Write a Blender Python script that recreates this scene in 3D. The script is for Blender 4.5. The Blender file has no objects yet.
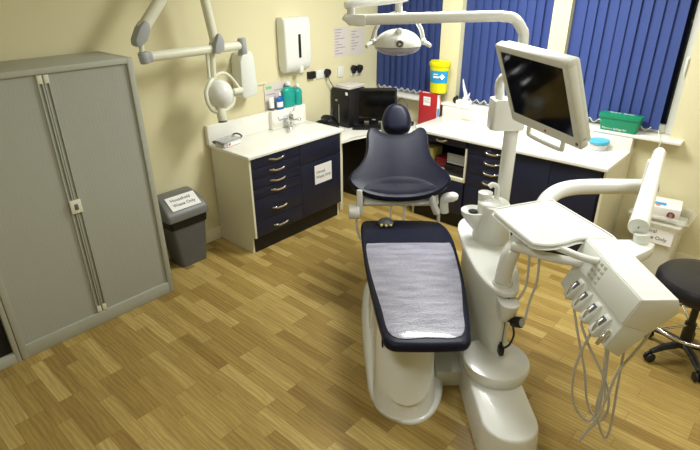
import bpy, bmesh, math, random
from mathutils import Vector, Matrix
random.seed(7)
PI = math.pi
S = 0.92                      # everything is laid out in one unit and brought to metres at the end
COL = bpy.context.scene.collection
SC = bpy.context.scene

# ------------------------------------------------------------------ materials
def lin(c): return c/12.92 if c <= 0.04045 else ((c+0.055)/1.055)**2.4
def rgb(r, g, b): return (lin(r/255), lin(g/255), lin(b/255), 1)
def mat(name, col, rough=.5, metal=0, vary=.03, scale=8, bump=0, spec=.5, coat=0, trans=0, alpha=1, ior=1.45):
    m = bpy.data.materials.new(name); m.use_nodes = True
    nt = m.node_tree; N = nt.nodes; L = nt.links
    p = N['Principled BSDF']
    p.inputs['Roughness'].default_value = rough; p.inputs['Metallic'].default_value = metal
    p.inputs['Specular IOR Level'].default_value = spec; p.inputs['Coat Weight'].default_value = coat
    p.inputs['Transmission Weight'].default_value = trans; p.inputs['Alpha'].default_value = alpha
    p.inputs['IOR'].default_value = ior
    tc = N.new('ShaderNodeTexCoord'); nz = N.new('ShaderNodeTexNoise'); nz.inputs['Scale'].default_value = scale
    nz.inputs['Detail'].default_value = 4
    L.new(tc.outputs['Object'], nz.inputs['Vector'])
    mr = N.new('ShaderNodeMapRange'); mr.inputs[3].default_value = 1-vary; mr.inputs[4].default_value = 1+vary
    L.new(nz.outputs['Fac'], mr.inputs[0])
    mx = N.new('ShaderNodeVectorMath'); mx.operation = 'SCALE'; mx.inputs[0].default_value = col[:3]
    L.new(mr.outputs[0], mx.inputs['Scale']); L.new(mx.outputs[0], p.inputs['Base Color'])
    if bump:
        b = N.new('ShaderNodeBump'); b.inputs['Strength'].default_value = bump; b.inputs['Distance'].default_value = .01
        L.new(nz.outputs['Fac'], b.inputs['Height']); L.new(b.outputs[0], p.inputs['Normal'])
    return m
M = {}
M['wall'] = mat('wall_paint', rgb(222,214,175), .75, vary=.015, scale=2, bump=.0, spec=.25)
M['ceil'] = mat('ceiling_paint', rgb(238,236,226), .9)
M['skirt'] = mat('skirting_paint', rgb(226,218,186), .45)
M['steel'] = mat('cupboard_enamel', rgb(172,174,160), .5, vary=.02)
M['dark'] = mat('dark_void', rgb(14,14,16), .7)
M['navy'] = mat('navy_laminate', rgb(27,30,50), .42, vary=.05)
M['kick'] = mat('black_plinth', rgb(20,20,18), .5)
M['panel'] = mat('cream_laminate', rgb(220,216,190), .45)
M['top'] = mat('white_worktop', rgb(240,238,228), .28, vary=.01)
M['chrome'] = mat('chrome', rgb(225,225,228), .18, metal=1)
M['vinyl'] = mat('navy_vinyl', rgb(25,27,43), .36, vary=.05, scale=60, bump=.04, spec=.16)
M['pad'] = mat('lumbar_vinyl', rgb(24,26,41), .42, vary=.05, scale=60, spec=.12)
M['white'] = mat('white_enamel', rgb(230,231,225), .22, vary=.01, coat=.3)
M['plastic'] = mat('white_plastic', rgb(224,226,217), .42, vary=.01)
M['offwhite'] = mat('ivory_plastic', rgb(222,222,200), .4, vary=.01)
M['greyp'] = mat('grey_plastic', rgb(160,163,163), .45)
M['midgrey'] = mat('mid_grey_plastic', rgb(98,99,99), .5)
M['bingrey'] = mat('bin_grey', rgb(92,92,90), .55)
M['binlid'] = mat('bin_lid_grey', rgb(110,110,106), .4)
M['bag'] = mat('black_film', rgb(12,12,14), .25, bump=.6, scale=25)
M['black'] = mat('black_plastic', rgb(20,20,22), .4)
M['screen'] = mat('dark_screen', rgb(10,10,11), .08, spec=.6)
M['paper'] = mat('paper', rgb(238,236,232), .8)
M['paperlilac'] = mat('printed_paper', rgb(214,206,200), .8)
M['ink'] = mat('ink', rgb(58,56,66), .8)
M['faint'] = mat('faint_ink', rgb(158,150,160), .8)
M['teal'] = mat('turquoise_plastic', rgb(28,160,146), .3, coat=.2)
M['blue'] = mat('blue_plastic', rgb(28,98,176), .3)
M['skyblue'] = mat('blue_label', rgb(38,150,205), .4)
M['red'] = mat('red_card', rgb(176,36,44), .4)
M['yellow'] = mat('yellow_plastic', rgb(222,216,20), .35)
M['green'] = mat('green_plastic', rgb(22,134,96), .35)
M['blind'] = mat('blue_blind_fabric', rgb(54,72,132), .7, vary=.04, scale=80)
M['lid'] = mat('pale_blue_lid', rgb(72,178,206), .4)
M['olive'] = mat('olive_panel', rgb(196,190,158), .6)
M['lensy'] = mat('clear_visor', rgb(205,205,220), .12, alpha=.55)
M['clear'] = mat('clear_plastic', rgb(215,218,218), .15, alpha=.4)
M['film'] = mat('thin_clear_film', rgb(235,232,220), .2, alpha=.32)
M['hose'] = mat('grey_hose', rgb(200,198,190), .4)
M['keypad'] = mat('pale_grey_keys', rgb(190,190,178), .4)
M['glass'] = mat('window_glass', rgb(230,240,240), .02, trans=1, vary=0)
M['ltgreen'] = mat('light_green_ink', rgb(130,200,120), .6)
M['orange'] = mat('orange_ink', rgb(220,110,70), .6)
M['rednote'] = mat('dull_red', rgb(130,34,38), .6)
M['yellowish'] = mat('pale_yellow_card', rgb(205,200,120), .6)
M['upvc'] = mat('white_window_frame', rgb(226,228,222), .3)
M['stool'] = mat('black_stool_vinyl', rgb(34,33,42), .35)
M['stoolbase'] = mat('black_stool_base', rgb(44,44,46), .45)

def cover_material():
    m = mat('clear_foot_cover', rgb(176,172,184), .32, vary=.05, scale=14, coat=.2)
    nt = m.node_tree; N = nt.nodes; L = nt.links; p = N['Principled BSDF']
    tc = N.new('ShaderNodeTexCoord'); mp = N.new('ShaderNodeMapping'); mp.inputs['Scale'].default_value = (6, 26, 6)
    n2 = N.new('ShaderNodeTexNoise'); n2.inputs['Scale'].default_value = 1; n2.inputs['Detail'].default_value = 6
    L.new(tc.outputs['Object'], mp.inputs[0]); L.new(mp.outputs[0], n2.inputs['Vector'])
    n3 = N.new('ShaderNodeTexNoise'); n3.inputs['Scale'].default_value = 90; n3.inputs['Detail'].default_value = 2
    L.new(tc.outputs['Object'], n3.inputs['Vector'])
    ad = N.new('ShaderNodeMath'); ad.operation = 'MULTIPLY_ADD'; ad.inputs[1].default_value = .5
    L.new(n3.outputs['Fac'], ad.inputs[0]); L.new(n2.outputs['Fac'], ad.inputs[2])
    mr = N.new('ShaderNodeMapRange'); mr.inputs[1].default_value = .4; mr.inputs[2].default_value = 1.0
    L.new(ad.outputs[0], mr.inputs[0])
    cr = N.new('ShaderNodeMix'); cr.data_type = 'RGBA'
    cr.inputs[6].default_value = rgb(112,111,126); cr.inputs[7].default_value = rgb(164,162,175)
    L.new(mr.outputs[0], cr.inputs[0]); L.new(cr.outputs[2], p.inputs['Base Color'])
    b = N.new('ShaderNodeBump'); b.inputs['Strength'].default_value = .35; b.inputs['Distance'].default_value = .01
    L.new(ad.outputs[0], b.inputs['Height']); L.new(b.outputs[0], p.inputs['Normal'])
    return m
M['cover'] = cover_material()

def tambour_material():
    m = mat('tambour_slats', rgb(167,169,158), .45, vary=.02)
    nt = m.node_tree; N = nt.nodes; L = nt.links; p = N['Principled BSDF']
    g = N.new('ShaderNodeNewGeometry'); sp = N.new('ShaderNodeSeparateXYZ'); L.new(g.outputs['Position'], sp.inputs[0])
    mu = N.new('ShaderNodeMath'); mu.operation = 'MULTIPLY'; mu.inputs[1].default_value = 2*PI/.0215
    L.new(sp.outputs[0], mu.inputs[0])
    sn = N.new('ShaderNodeMath'); sn.operation = 'COSINE'; L.new(mu.outputs[0], sn.inputs[0])
    ab = N.new('ShaderNodeMath'); ab.operation = 'POWER'; ab.inputs[1].default_value = 1
    mr = N.new('ShaderNodeMapRange'); mr.inputs[1].default_value = -1; mr.inputs[2].default_value = -.6
    L.new(sn.outputs[0], mr.inputs[0])
    b = N.new('ShaderNodeBump'); b.inputs['Strength'].default_value = .35; b.inputs['Distance'].default_value = .004
    b.inputs['Strength'].default_value = .2; L.new(mr.outputs[0], b.inputs['Height']); L.new(b.outputs[0], p.inputs['Normal'])
    return m
M['tambour'] = tambour_material()

def floor_material():
    m = bpy.data.materials.new('oak_strip_vinyl'); m.use_nodes = True
    nt = m.node_tree; N = nt.nodes; L = nt.links; p = N['Principled BSDF']
    g = N.new('ShaderNodeNewGeometry'); sp = N.new('ShaderNodeSeparateXYZ'); L.new(g.outputs['Position'], sp.inputs[0])
    cb = N.new('ShaderNodeCombineXYZ'); L.new(sp.outputs[1], cb.inputs[0]); L.new(sp.outputs[0], cb.inputs[1])   # boards run along Y
    def brick(w, h, off, freq):
        br = N.new('ShaderNodeTexBrick'); br.offset = off; br.offset_frequency = freq; br.squash = 1
        br.inputs['Color1'].default_value = (0,0,0,1); br.inputs['Color2'].default_value = (1,1,1,1)
        br.inputs['Mortar'].default_value = (.5,.5,.5,1)
        br.inputs['Scale'].default_value = 1; br.inputs['Mortar Size'].default_value = .0012
        br.inputs['Mortar Smooth'].default_value = .4; br.inputs['Bias'].default_value = 0
        br.inputs['Brick Width'].default_value = w; br.inputs['Row Height'].default_value = h
        L.new(cb.outputs[0], br.inputs['Vector']); return br
    br = brick(.44, .074, .37, 3)
    # stretched grain, shifted per board
    sh = N.new('ShaderNodeVectorMath'); sh.operation = 'SCALE'; sh.inputs['Scale'].default_value = 7.3
    L.new(br.outputs['Color'], sh.inputs[0])
    ad = N.new('ShaderNodeVectorMath'); ad.operation = 'ADD'; L.new(cb.outputs[0], ad.inputs[0]); L.new(sh.outputs[0], ad.inputs[1])
    mp = N.new('ShaderNodeMapping'); mp.inputs['Scale'].default_value = (4, 75, 1); L.new(ad.outputs[0], mp.inputs[0])
    n1 = N.new('ShaderNodeTexNoise'); n1.inputs['Scale'].default_value = 1; n1.inputs['Detail'].default_value = 6; n1.inputs['Roughness'].default_value = .62
    n1.inputs['Distortion'].default_value = .6
    L.new(mp.outputs[0], n1.inputs['Vector'])
    mp2 = N.new('ShaderNodeMapping'); mp2.inputs['Scale'].default_value = (5, 14, 1); L.new(ad.outputs[0], mp2.inputs[0])
    wv = N.new('ShaderNodeTexWave'); wv.wave_type = 'RINGS'; wv.inputs['Scale'].default_value = .9; wv.inputs['Distortion'].default_value = 7
    wv.inputs['Detail'].default_value = 3; L.new(mp2.outputs[0], wv.inputs['Vector'])
    r1 = N.new('ShaderNodeValToRGB'); e = r1.color_ramp.elements
    e[0].position = 0; e[0].color = rgb(146,118,60); e[1].position = 1; e[1].color = rgb(192,166,100)
    x = e.new(.35); x.color = rgb(165,137,74); x = e.new(.7); x.color = rgb(178,151,85)
    sc = N.new('ShaderNodeSeparateColor'); L.new(br.outputs['Color'], sc.inputs[0])
    L.new(sc.outputs[0], r1.inputs[0])
    mr = N.new('ShaderNodeMapRange'); mr.inputs[1].default_value = .3; mr.inputs[2].default_value = .7
    mr.inputs[3].default_value = .80; mr.inputs[4].default_value = 1.16; L.new(n1.outputs['Fac'], mr.inputs[0])
    mr2 = N.new('ShaderNodeMapRange'); mr2.inputs[3].default_value = .86; mr2.inputs[4].default_value = 1.06
    L.new(wv.outputs['Fac'], mr2.inputs[0])
    mm = N.new('ShaderNodeMath'); mm.operation = 'MULTIPLY'; L.new(mr.outputs[0], mm.inputs[0]); L.new(mr2.outputs[0], mm.inputs[1])
    fm = N.new('ShaderNodeMath'); fm.operation = 'MULTIPLY_ADD'; fm.inputs[1].default_value = -.5; fm.inputs[2].default_value = 1
    L.new(br.outputs['Fac'], fm.inputs[0])
    m3 = N.new('ShaderNodeMath'); m3.operation = 'MULTIPLY'; L.new(mm.outputs[0], m3.inputs[0]); L.new(fm.outputs[0], m3.inputs[1])
    vs = N.new('ShaderNodeVectorMath'); vs.operation = 'SCALE'; L.new(r1.outputs[0], vs.inputs[0]); L.new(m3.outputs[0], vs.inputs['Scale'])
    L.new(vs.outputs[0], p.inputs['Base Color'])
    p.inputs['Roughness'].default_value = .42; p.inputs['Specular IOR Level'].default_value = .35
    return m
M['floor'] = floor_material()

# ------------------------------------------------------------------ mesh helpers
class MB:
    def __init__(s): s.bm = bmesh.new(); s.mi = 0
    def _take(s, t, mx=None):
        if mx is not None: bmesh.ops.transform(t, matrix=mx, verts=t.verts)
        bmesh.ops.recalc_face_normals(t, faces=t.faces)
        for f in t.faces: f.material_index = s.mi
        me = bpy.data.meshes.new('tmp'); t.to_mesh(me); t.free(); s.bm.from_mesh(me); bpy.data.meshes.remove(me)
        return s
    def box(s, x0, x1, y0, y1, z0, z1, bev=0, seg=2, mx=None):
        t = bmesh.new()
        v = [t.verts.new((x, y, z)) for z in (z0, z1) for y in (y0, y1) for x in (x0, x1)]
        for q in ((0,2,3,1),(4,5,7,6),(0,1,5,4),(2,6,7,3),(0,4,6,2),(1,3,7,5)): t.faces.new([v[i] for i in q])
        if bev: bmesh.ops.bevel(t, geom=list(t.edges), offset=bev, segments=seg, affect='EDGES', profile=.5)
        return s._take(t, mx)
    def prism(s, pts, h0, h1, bev=0, seg=2, mx=None):
        """polygon in XY, extruded along Z"""
        t = bmesh.new()
        a = [t.verts.new((x, y, h0)) for x, y in pts]; b = [t.verts.new((x, y, h1)) for x, y in pts]
        n = len(pts); t.faces.new(a[::-1]); t.faces.new(b)
        for i in range(n): t.faces.new((a[i], a[(i+1) % n], b[(i+1) % n], b[i]))
        if bev:
            top = [e for e in t.edges if abs(e.verts[0].co.z-e.verts[1].co.z) < 1e-6]
            bmesh.ops.bevel(t, geom=top if n > 8 else list(t.edges), offset=bev, segments=seg, affect='EDGES', profile=.5)
        return s._take(t, mx)
    def rings(s, rs, caps=True, mx=None, closed=True):
        t = bmesh.new(); V = [[t.verts.new(p) for p in r] for r in rs]
        for a, b in zip(V, V[1:]):
            n = len(a)
            for i in range(n if closed else n-1):
                t.faces.new((a[i], a[(i+1) % n], b[(i+1) % n], b[i]))
        if caps: t.faces.new(V[0][::-1]); t.faces.new(V[-1])
        return s._take(t, mx)
    def lathe(s, prof, c=(0,0,0), n=24, mx=None):
        rs = [[(max(r,1e-4)*math.cos(2*PI*i/n), max(r,1e-4)*math.sin(2*PI*i/n), z) for i in range(n)] for r, z in prof]
        m = Matrix.Translation(c)
        return s.rings(rs, mx=(m @ mx) if mx is not None else m)
    def cyl(s, p, q, r, r2=None, n=20, bev=0):
        p = Vector(p); q = Vector(q); d = q-p; L = d.length; r2 = r if r2 is None else r2
        mx = Matrix.Translation(p) @ d.to_track_quat('Z', 'Y').to_matrix().to_4x4()
        if bev: prof = [(r-bev,0),(r-bev*.3,bev*.3),(r,bev),(r2,L-bev),(r2-bev*.3,L-bev*.3),(r2-bev,L)]
        else: prof = [(r,0),(r2,L)]
        rs = [[(a*math.cos(2*PI*i/n), a*math.sin(2*PI*i/n), z) for i in range(n)] for a, z in prof]
        return s.rings(rs, mx=mx)
    def tube(s, pts, r, n=12, smooth=0, cap=True, flat=None):
        P = [Vector(p) for p in pts]
        R = list(r) if isinstance(r, (list, tuple)) else [r]*len(P)
        if smooth:
            Q = []; RR = []
            for i in range(len(P)-1):
                a = P[max(i-1,0)]; b = P[i]; c = P[i+1]; d = P[min(i+2,len(P)-1)]
                for k in range(smooth):
                    u = k/smooth
                    Q.append(.5*((2*b)+(c-a)*u+(2*a-5*b+4*c-d)*u*u+(3*b-a-3*c+d)*u**3)); RR.append(R[i]*(1-u)+R[i+1]*u)
            Q.append(P[-1]); RR.append(R[-1]); P, R = Q, RR
        t0 = (P[1]-P[0]).normalized()
        up = Vector((0,0,1)) if abs(t0.z) < .9 else Vector((1,0,0))
        nx = (up - t0*up.dot(t0)).normalized(); rs = []
        for i, p in enumerate(P):
            t = (P[min(i+1,len(P)-1)]-P[max(i-1,0)]).normalized()
            nx = (nx - t*nx.dot(t)).normalized(); ny = t.cross(nx)
            fx, fy = (1, 1) if flat is None else flat
            rs.append([p+nx*(R[i]*fx*math.cos(2*PI*k/n))+ny*(R[i]*fy*math.sin(2*PI*k/n)) for k in range(n)])
        return s.rings(rs, caps=cap)
    def ball(s, c, rx, ry=None, rz=None, mx=None, n=24, m=14, lo=-.5, hi=.5):
        ry = ry or rx; rz = rz or rx; rs = []
        for j in range(m+1):
            a = PI*(lo+(hi-lo)*j/m); cr = max(math.cos(a), 1e-3)
            rs.append([(rx*cr*math.cos(2*PI*i/n), ry*cr*math.sin(2*PI*i/n), rz*math.sin(a)) for i in range(n)])
        mm = Matrix.Translation(c)
        return s.rings(rs, mx=(mm @ mx) if mx is not None else mm)
    def slab(s, outline, prof, deform=None, inner=(.8,.6,.4,.2,.02), mx=None):
        """rounded cushion: outline (ccw), prof = [(outset, z)...] bottom to top; caps run to the centre so they can be bent"""
        n = len(outline); P = [Vector((x, y)) for x, y in outline]
        c = sum(P, Vector((0,0)))/n
        nor = []
        for i in range(n):
            d = (P[(i+1) % n]-P[i-1]).normalized(); nor.append(Vector((d.y, -d.x)))
        rs = []
        def ring(off, z, k=1):
            r = []
            for i in range(n):
                q = P[i]+nor[i]*off; q = c+(q-c)*k
                r.append(Vector((q.x, q.y, z)))
            return r
        for k in inner[::-1]: rs.append(ring(prof[0][0], prof[0][1], k))
        for off, z in prof: rs.append(ring(off, z))
        for k in inner: rs.append(ring(prof[-1][0], prof[-1][1], k))
        if deform: rs = [[deform(v) for v in r] for r in rs]
        return s.rings(rs, mx=mx)
    def use(s, i): s.mi = i; return s

def catmull(pts, k=5):
    n = len(pts); out = []
    for i in range(n):
        a, b, c, d = [Vector(pts[(i+j) % n]) for j in (-1,0,1,2)]
        for q in range(k):
            u = q/k
            v = .5*((2*b)+(c-a)*u+(2*a-5*b+4*c-d)*u*u+(3*b-a-3*c+d)*u**3); out.append((v.x, v.y))
    return out
def rrect(x0, x1, y0, y1, r, k=6):
    out = []
    for cx, cy, a in ((x1-r,y0+r,-PI/2),(x1-r,y1-r,0),(x0+r,y1-r,PI/2),(x0+r,y0+r,PI)):
        for i in range(k+1): t = a+PI/2*i/k; out.append((cx+r*math.cos(t), cy+r*math.sin(t)))
    return out

CHM = Matrix.Translation((1.875,1.155,0)) @ Matrix.Rotation(-math.radians(47.9), 4, 'Z')   # the chair's own frame
ID = Matrix.Identity(4)
class Thing:
    """one thing: an Empty at its base that parents its parts; geometry is given in frame coordinates"""
    def __init__(s, name, label, cat, base, frame=ID, group=None, kind=None):
        s.o = bpy.data.objects.new(name, None); COL.objects.link(s.o); s.o.empty_display_size = .1
        s.shift = None; s.b = Matrix.Translation(base); s.o.matrix_world = frame @ s.b
        s.o['label'] = label
        if cat: s.o['category'] = cat
        if group: s.o['group'] = group
        if kind: s.o['kind'] = kind
    def part(s, name, mb, m, parent=None, label=None):
        if s.shift: bmesh.ops.translate(mb.bm, vec=s.shift, verts=mb.bm.verts)
        bmesh.ops.transform(mb.bm, matrix=s.b.inverted(), verts=mb.bm.verts)
        o = link(name, mb, m); o.parent = parent or s.o
        if label: o['label'] = label
        return o
def link(name, mb, m):
    me = bpy.data.meshes.new(name); mb.bm.to_mesh(me); mb.bm.free()
    for k in (m if isinstance(m, (list, tuple)) else [m]): me.materials.append(M[k])
    for p in me.polygons: p.use_smooth = True
    me.set_sharp_from_angle(angle=math.radians(38))
    o = bpy.data.objects.new(name, me); COL.objects.link(o); return o
def single(name, mb, m, label, cat, group=None):
    o = link(name, mb, m); o['label'] = label; o['category'] = cat
    if group: o['group'] = group
    recentre(o); return o
def recentre(o):
    me = o.data; xs = [v.co for v in me.vertices]
    c = Vector(((min(v.x for v in xs)+max(v.x for v in xs))/2, (min(v.y for v in xs)+max(v.y for v in xs))/2, min(v.z for v in xs)))
    me.transform(Matrix.Translation(-c)); o.location = c
def struct(name, mb, m, parent=None):
    o = link(name, mb, m)
    if parent: o.parent = parent
    else: o['kind'] = 'structure'
    return o
def text_mb(lines, size, mx, depth=.0006, align='LEFT', gap=1.25):
    """raised lettering in the XY plane of mx"""
    mb = MB()
    for i, ln in enumerate(lines):
        cu = bpy.data.curves.new('t', 'FONT'); cu.body = ln; cu.size = size; cu.extrude = depth; cu.align_x = align
        cu.resolution_u = 2
        ob = bpy.data.objects.new('t', cu); COL.objects.link(ob)
        me = bpy.data.meshes.new_from_object(ob.evaluated_get(bpy.context.evaluated_depsgraph_get()))
        bpy.data.objects.remove(ob); bpy.data.curves.remove(cu)
        me.transform(mx @ Matrix.Translation((0, -i*size*gap, 0))); mb.bm.from_mesh(me); bpy.data.meshes.remove(me)
    return mb
def basis(o, x, y):
    """matrix with origin o, X axis x, Y axis y"""
    x = Vector(x).normalized(); y = Vector(y); y = (y-x*y.dot(x)).normalized(); z = x.cross(y)
    m = Matrix((x, y, z)).transposed().to_4x4(); m.translation = Vector(o); return m

# ------------------------------------------------------------------ room shell
XW, YB = 4.79, 3.955          # window wall, back wall
XL, YF, ZC = -1.9, -2.2, 2.95
struct('floor', MB().box(XL, XW+.15, YF, YB+.15, -.1, 0), 'floor')
struct('ceiling', MB().box(XL-.1, XW+.3, YF-.1, YB+.2, ZC, ZC+.1), 'ceil')
struct('wall_back', MB().box(XL-.1, XW+.3, YB, YB+.15, 0, ZC), 'wall')
struct('wall_left', MB().box(XL-.1, XL, YF, YB, 0, ZC), 'wall')
struct('wall_front', MB().box(XL-.1, XW+.3, YF-.1, YF, 0, ZC), 'wall')
ZS, ZT = 1.06, 2.42           # sill and head of the windows
WIN = [(3.06, 3.955), (1.937, 2.835), (.815, 1.783)]
w = MB()
w.box(XW, XW+.28, YF, YB, 0, ZS); w.box(XW, XW+.28, YF, YB, ZT, ZC)
w.box(XW, XW+.28, YF, .815, ZS, ZT); w.box(XW, XW+.28, 1.783, 1.937, ZS, ZT); w.box(XW, XW+.28, 2.835, 3.06, ZS, ZT)
struct('wall_right', w, 'wall')
sill = MB().box(4.69, XW+.13, .71, YB, 1.052, 1.08, .008)
struct('trim_1', sill, 'top')
struct('baseboard_back', MB().box(XL, 3.7, YB-.018, YB, 0, .13, .004), 'skirt')
struct('baseboard_right', MB().box(XW-.018, XW, YF, 1.06, 0, .13, .004), 'skirt')
for i, (y0, y1) in enumerate(WIN):
    root = bpy.data.objects.new('window_%d' % (i+1), None); COL.objects.link(root); root['kind'] = 'structure'
    f = MB(); xf0, xf1 = XW+.11, XW+.17; fw = .07
    f.box(xf0, xf1, y0, y0+fw, 1.08, ZT, .006); f.box(xf0, xf1, y1-fw, y1, 1.08, ZT, .006)
    f.box(xf0, xf1, y0+fw, y1-fw, 1.08, 1.08+fw, .006); f.box(xf0, xf1, y0+fw, y1-fw, ZT-fw, ZT, .006)
    struct('window_frame', f, 'upvc', root)
    struct('pane', MB().box(XW+.135, XW+.145, y0+fw, y1-fw, 1.08+fw, ZT-fw), 'glass', root)
    h = MB().box(XW+.095, XW+.112, y0+.02, y0+.05, 1.6, 1.7, .004).box(XW+.075, XW+.097, y0+.026, y0+.044, 1.56, 1.69, .004)
    struct('handle', h, 'upvc', root)

# vertical blinds
def blind(y0, y1, x, label, pitch=.092, seed=0):
    t = Thing('vertical_blind', label, 'blind', (x, (y0+y1)/2, 1.12), group='blue vertical blinds')
    t.part('headrail', MB().box(x-.03, x+.03, y0, y1, 2.36, 2.41, .004), 'upvc')
    n = int((y1-y0)/pitch); rnd = random.Random(seed)
    ys = []
    for k in range(n+1):
        y = y0+.05+(y1-y0-.1)*k/n; ys.append(y)
        a = math.radians(14+rnd.uniform(-5, 5)); dx = math.sin(a)*.056; dy = math.cos(a)*.056
        p = [(x-dx, y-dy), (x+dx, y+dy), (x+dx+.0015, y+dy), (x-dx+.0015, y-dy)]
        sl = MB().prism(p, 1.115, 2.36)
        t.part('slat', sl, 'blind')
    pts = []
    for k in range(len(ys)-1):
        pts.append((x-.02, ys[k], 1.135)); pts.append((x-.028, (ys[k]+ys[k+1])/2, 1.10))
    pts.append((x-.02, ys[-1], 1.135))
    t.part('bottom_chain', MB().tube(pts, .0035, n=6, smooth=3), 'paper', label='white spacer chain')
    return t
blind(3.085, 3.94, 4.845, 'blue vertical blind in the room corner behind the computer desk', seed=1)
blind(1.95, 2.825, 4.845, 'blue vertical blind of the middle window between the two cream piers', seed=2)
blind(.925, 1.775, 4.845, 'blue vertical blind behind the green box, dark gap at its right edge', seed=3)

# ------------------------------------------------------------------ tambour cupboard
t = Thing('tambour_cupboard', 'tall grey-beige steel cupboard with two closed ribbed shutter doors', 'cupboard', (1.12,3.7,0))
x0, x1, yf, yb, zt = .557, 1.683, 3.44, 3.93, 1.815
b = MB().box(x0, x0+.04, yf, yb, 0, zt, .004).box(x1-.04, x1, yf, yb, 0, zt, .004)
b.box(x0+.038, x1-.038, yf, yb, zt-.035, zt, .004).box(x0+.038, x1-.038, yf, yb, 0, .098, .004)
b.box(x0+.03, x1-.03, yb-.02, yb-.001, .05, zt-.02)
t.part('body', b, 'steel')
xm = 1.117
for (a, c) in ((x0+.041, xm-.002), (xm+.002, x1-.041)):
    left = a < 1
    e0, e1 = (a, c-.034) if left else (a+.034, c)
    d = t.part('shutter_door', MB().box(e0, e1, yf+.018, yf+.03, .1, zt-.037), 'tambour')
    hx = (c-.034, c) if left else (a, a+.034)
    hb = MB().box(hx[0], hx[0]+.009, yf+.004, yf+.03, .1, zt-.037, .002).box(hx[1]-.009, hx[1], yf+.004, yf+.03, .1, zt-.037, .002)
    hb.box(hx[0]+.011, hx[1]-.011, yf+.02, yf+.03, .1, zt-.037)
    t.part('handle_strip', hb, 'steel', parent=d)
    t.part('end_cap', MB().box(hx[0]+.004, hx[1]-.003, yf+.001, yf+.02, zt-.09, zt-.04, .002), 'offwhite', parent=d)
    t.part('end_cap', MB().box(hx[0]+.004, hx[1]-.003, yf+.001, yf+.02, .103, .15, .002), 'offwhite', parent=d)
lk = MB().box(xm-.036, xm+.036, yf-.008, yf+.02, .885, .975, .003).use(1).box(xm-.012, xm+.012, yf-.012, yf-.004, .91, .95, .003)
t.part('lock', lk, ['offwhite', 'midgrey'])

# neighbouring unit, dark inside
t = Thing('open_cupboard', 'grey steel cupboard with a dark opening at the left edge', 'cupboard', (.0,3.7,0))
x0, x1 = -.62, .553
b = MB().box(x0, x0+.03, yf, yb, 0, zt, .004).box(x1-.03, x1, yf, yb, 0, zt, .004)
b.box(x0+.028, x1-.028, yf, yb, zt-.035, zt, .004).box(x0+.028, x1-.028, yf, yb, 0, .072, .004)
t.part('body', b, 'steel')
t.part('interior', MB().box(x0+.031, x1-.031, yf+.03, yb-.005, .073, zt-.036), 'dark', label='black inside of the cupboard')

# ------------------------------------------------------------------ swing bin
t = Thing('swing_bin', 'grey swing lid bin with white notice between cupboard and sink cabinet', 'bin', (2.05,3.8,0))
def taper(x0a,x1a,y0a,y1a,za,x0b,x1b,y0b,y1b,zb,r):
    A = [(x,y,za) for x,y in rrect(x0a,x1a,y0a,y1a,r)]; B = [(x,y,zb) for x,y in rrect(x0b,x1b,y0b,y1b,r)]
    return A, B
A, B = taper(1.925,2.175,3.70,3.90,.0,1.865,2.20,3.665,3.93,.43,.03)
t.part('body', MB().rings([A,B]), 'bingrey')
A, B = taper(1.858,2.207,3.66,3.933,.39,1.848,2.217,3.655,3.936,.475,.03)
t.part('bin_liner', MB().rings([A,B]), 'bag', label='black bin liner folded over the rim')
A = [(x,y,.465) for x,y in rrect(1.838,2.227,3.645,3.94,.03)]; A2 = [(x,y,.51) for x,y in rrect(1.838,2.227,3.645,3.94,.03)]
rs = [A, A2]
for u, yf_, yb_, z in ((.2,3.665,3.938,.535),(.45,3.71,3.935,.575),(.7,3.765,3.93,.61),(.9,3.815,3.92,.632),(1,3.84,3.90,.638)):
    xx = .012*u+.025*u*u
    rs.append([(x,y,z) for x,y in rrect(1.838+xx,2.227-xx,yf_,yb_,.02)])
lid = t.part('lid', MB().rings(rs), 'binlid')
nm = basis((1.905,3.676,.546), (1,0,0), (0,.118,.083))
nt_ = t.part('notice', MB().box(0,.27,0,.14,.006,.0075, mx=nm), 'paper', parent=lid, label='white paper notice')
tx = text_mb(['Household'], .042, nm @ Matrix.Translation((.03,.088,.009)))
t.part('lettering', text_mb(['Waste Only'], .042, nm @ Matrix.Translation((.03,.036,.009))), 'ink', parent=lid)
t.part('lettering', tx, 'ink', parent=lid)

# ------------------------------------------------------------------ sink cabinet
def bow_handle(p, q, out, r=.006):
    p, q, out = Vector(p), Vector(q), Vector(out)
    pts = [p, p+out*.8+(q-p)*.12, p+out+(q-p)*.3+Vector((0,0,-.008)), p+out+(q-p)*.7+Vector((0,0,-.008)), q+out*.8-(q-p)*.12, q]
    return MB().tube(pts, r, n=8, smooth=3, flat=(1.4,.8))
t = Thing('sink_cabinet', 'navy sink cabinet with six drawers and cream end panel beside the bin', 'cabinet', (3.1,3.7,0))
b = MB().box(2.52,3.625,3.42,3.93,.165,.905).box(2.53,3.62,3.47,3.93,0,.166)
pe = [(3.397,.165),(3.397,.905),(3.935,.905),(3.935,0),(3.45,0),(3.45,.165)]
b.use(1).prism(pe, 0, .02, mx=basis((2.50,0,0),(0,1,0),(0,0,1)))
b.prism(pe, 0, .02, mx=basis((3.622,0,0),(0,1,0),(0,0,1)))
t.part('body', b, ['navy','panel'])
t.part('plinth', MB().box(2.522,3.62,3.448,3.469,0,.165), 'kick')
zs = [.905,.81,.715,.625,.525,.32,.168]
for k in range(6):
    za, zb = zs[k+1]+.002, zs[k]-.002
    d = t.part('drawer', MB().box(2.522,3.078,3.393,3.419,za,zb,.002), 'navy')
    hz = [.862,.763,.668,.578,.405,.233][k]
    t.part('handle', bow_handle((2.715,3.393,hz-.002),(2.888,3.393,hz-.002),(0,-.028,0)), 'chrome', parent=d)
t.part('fascia', MB().box(3.081,3.62,3.393,3.419,.705,.903,.002), 'navy')
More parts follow.
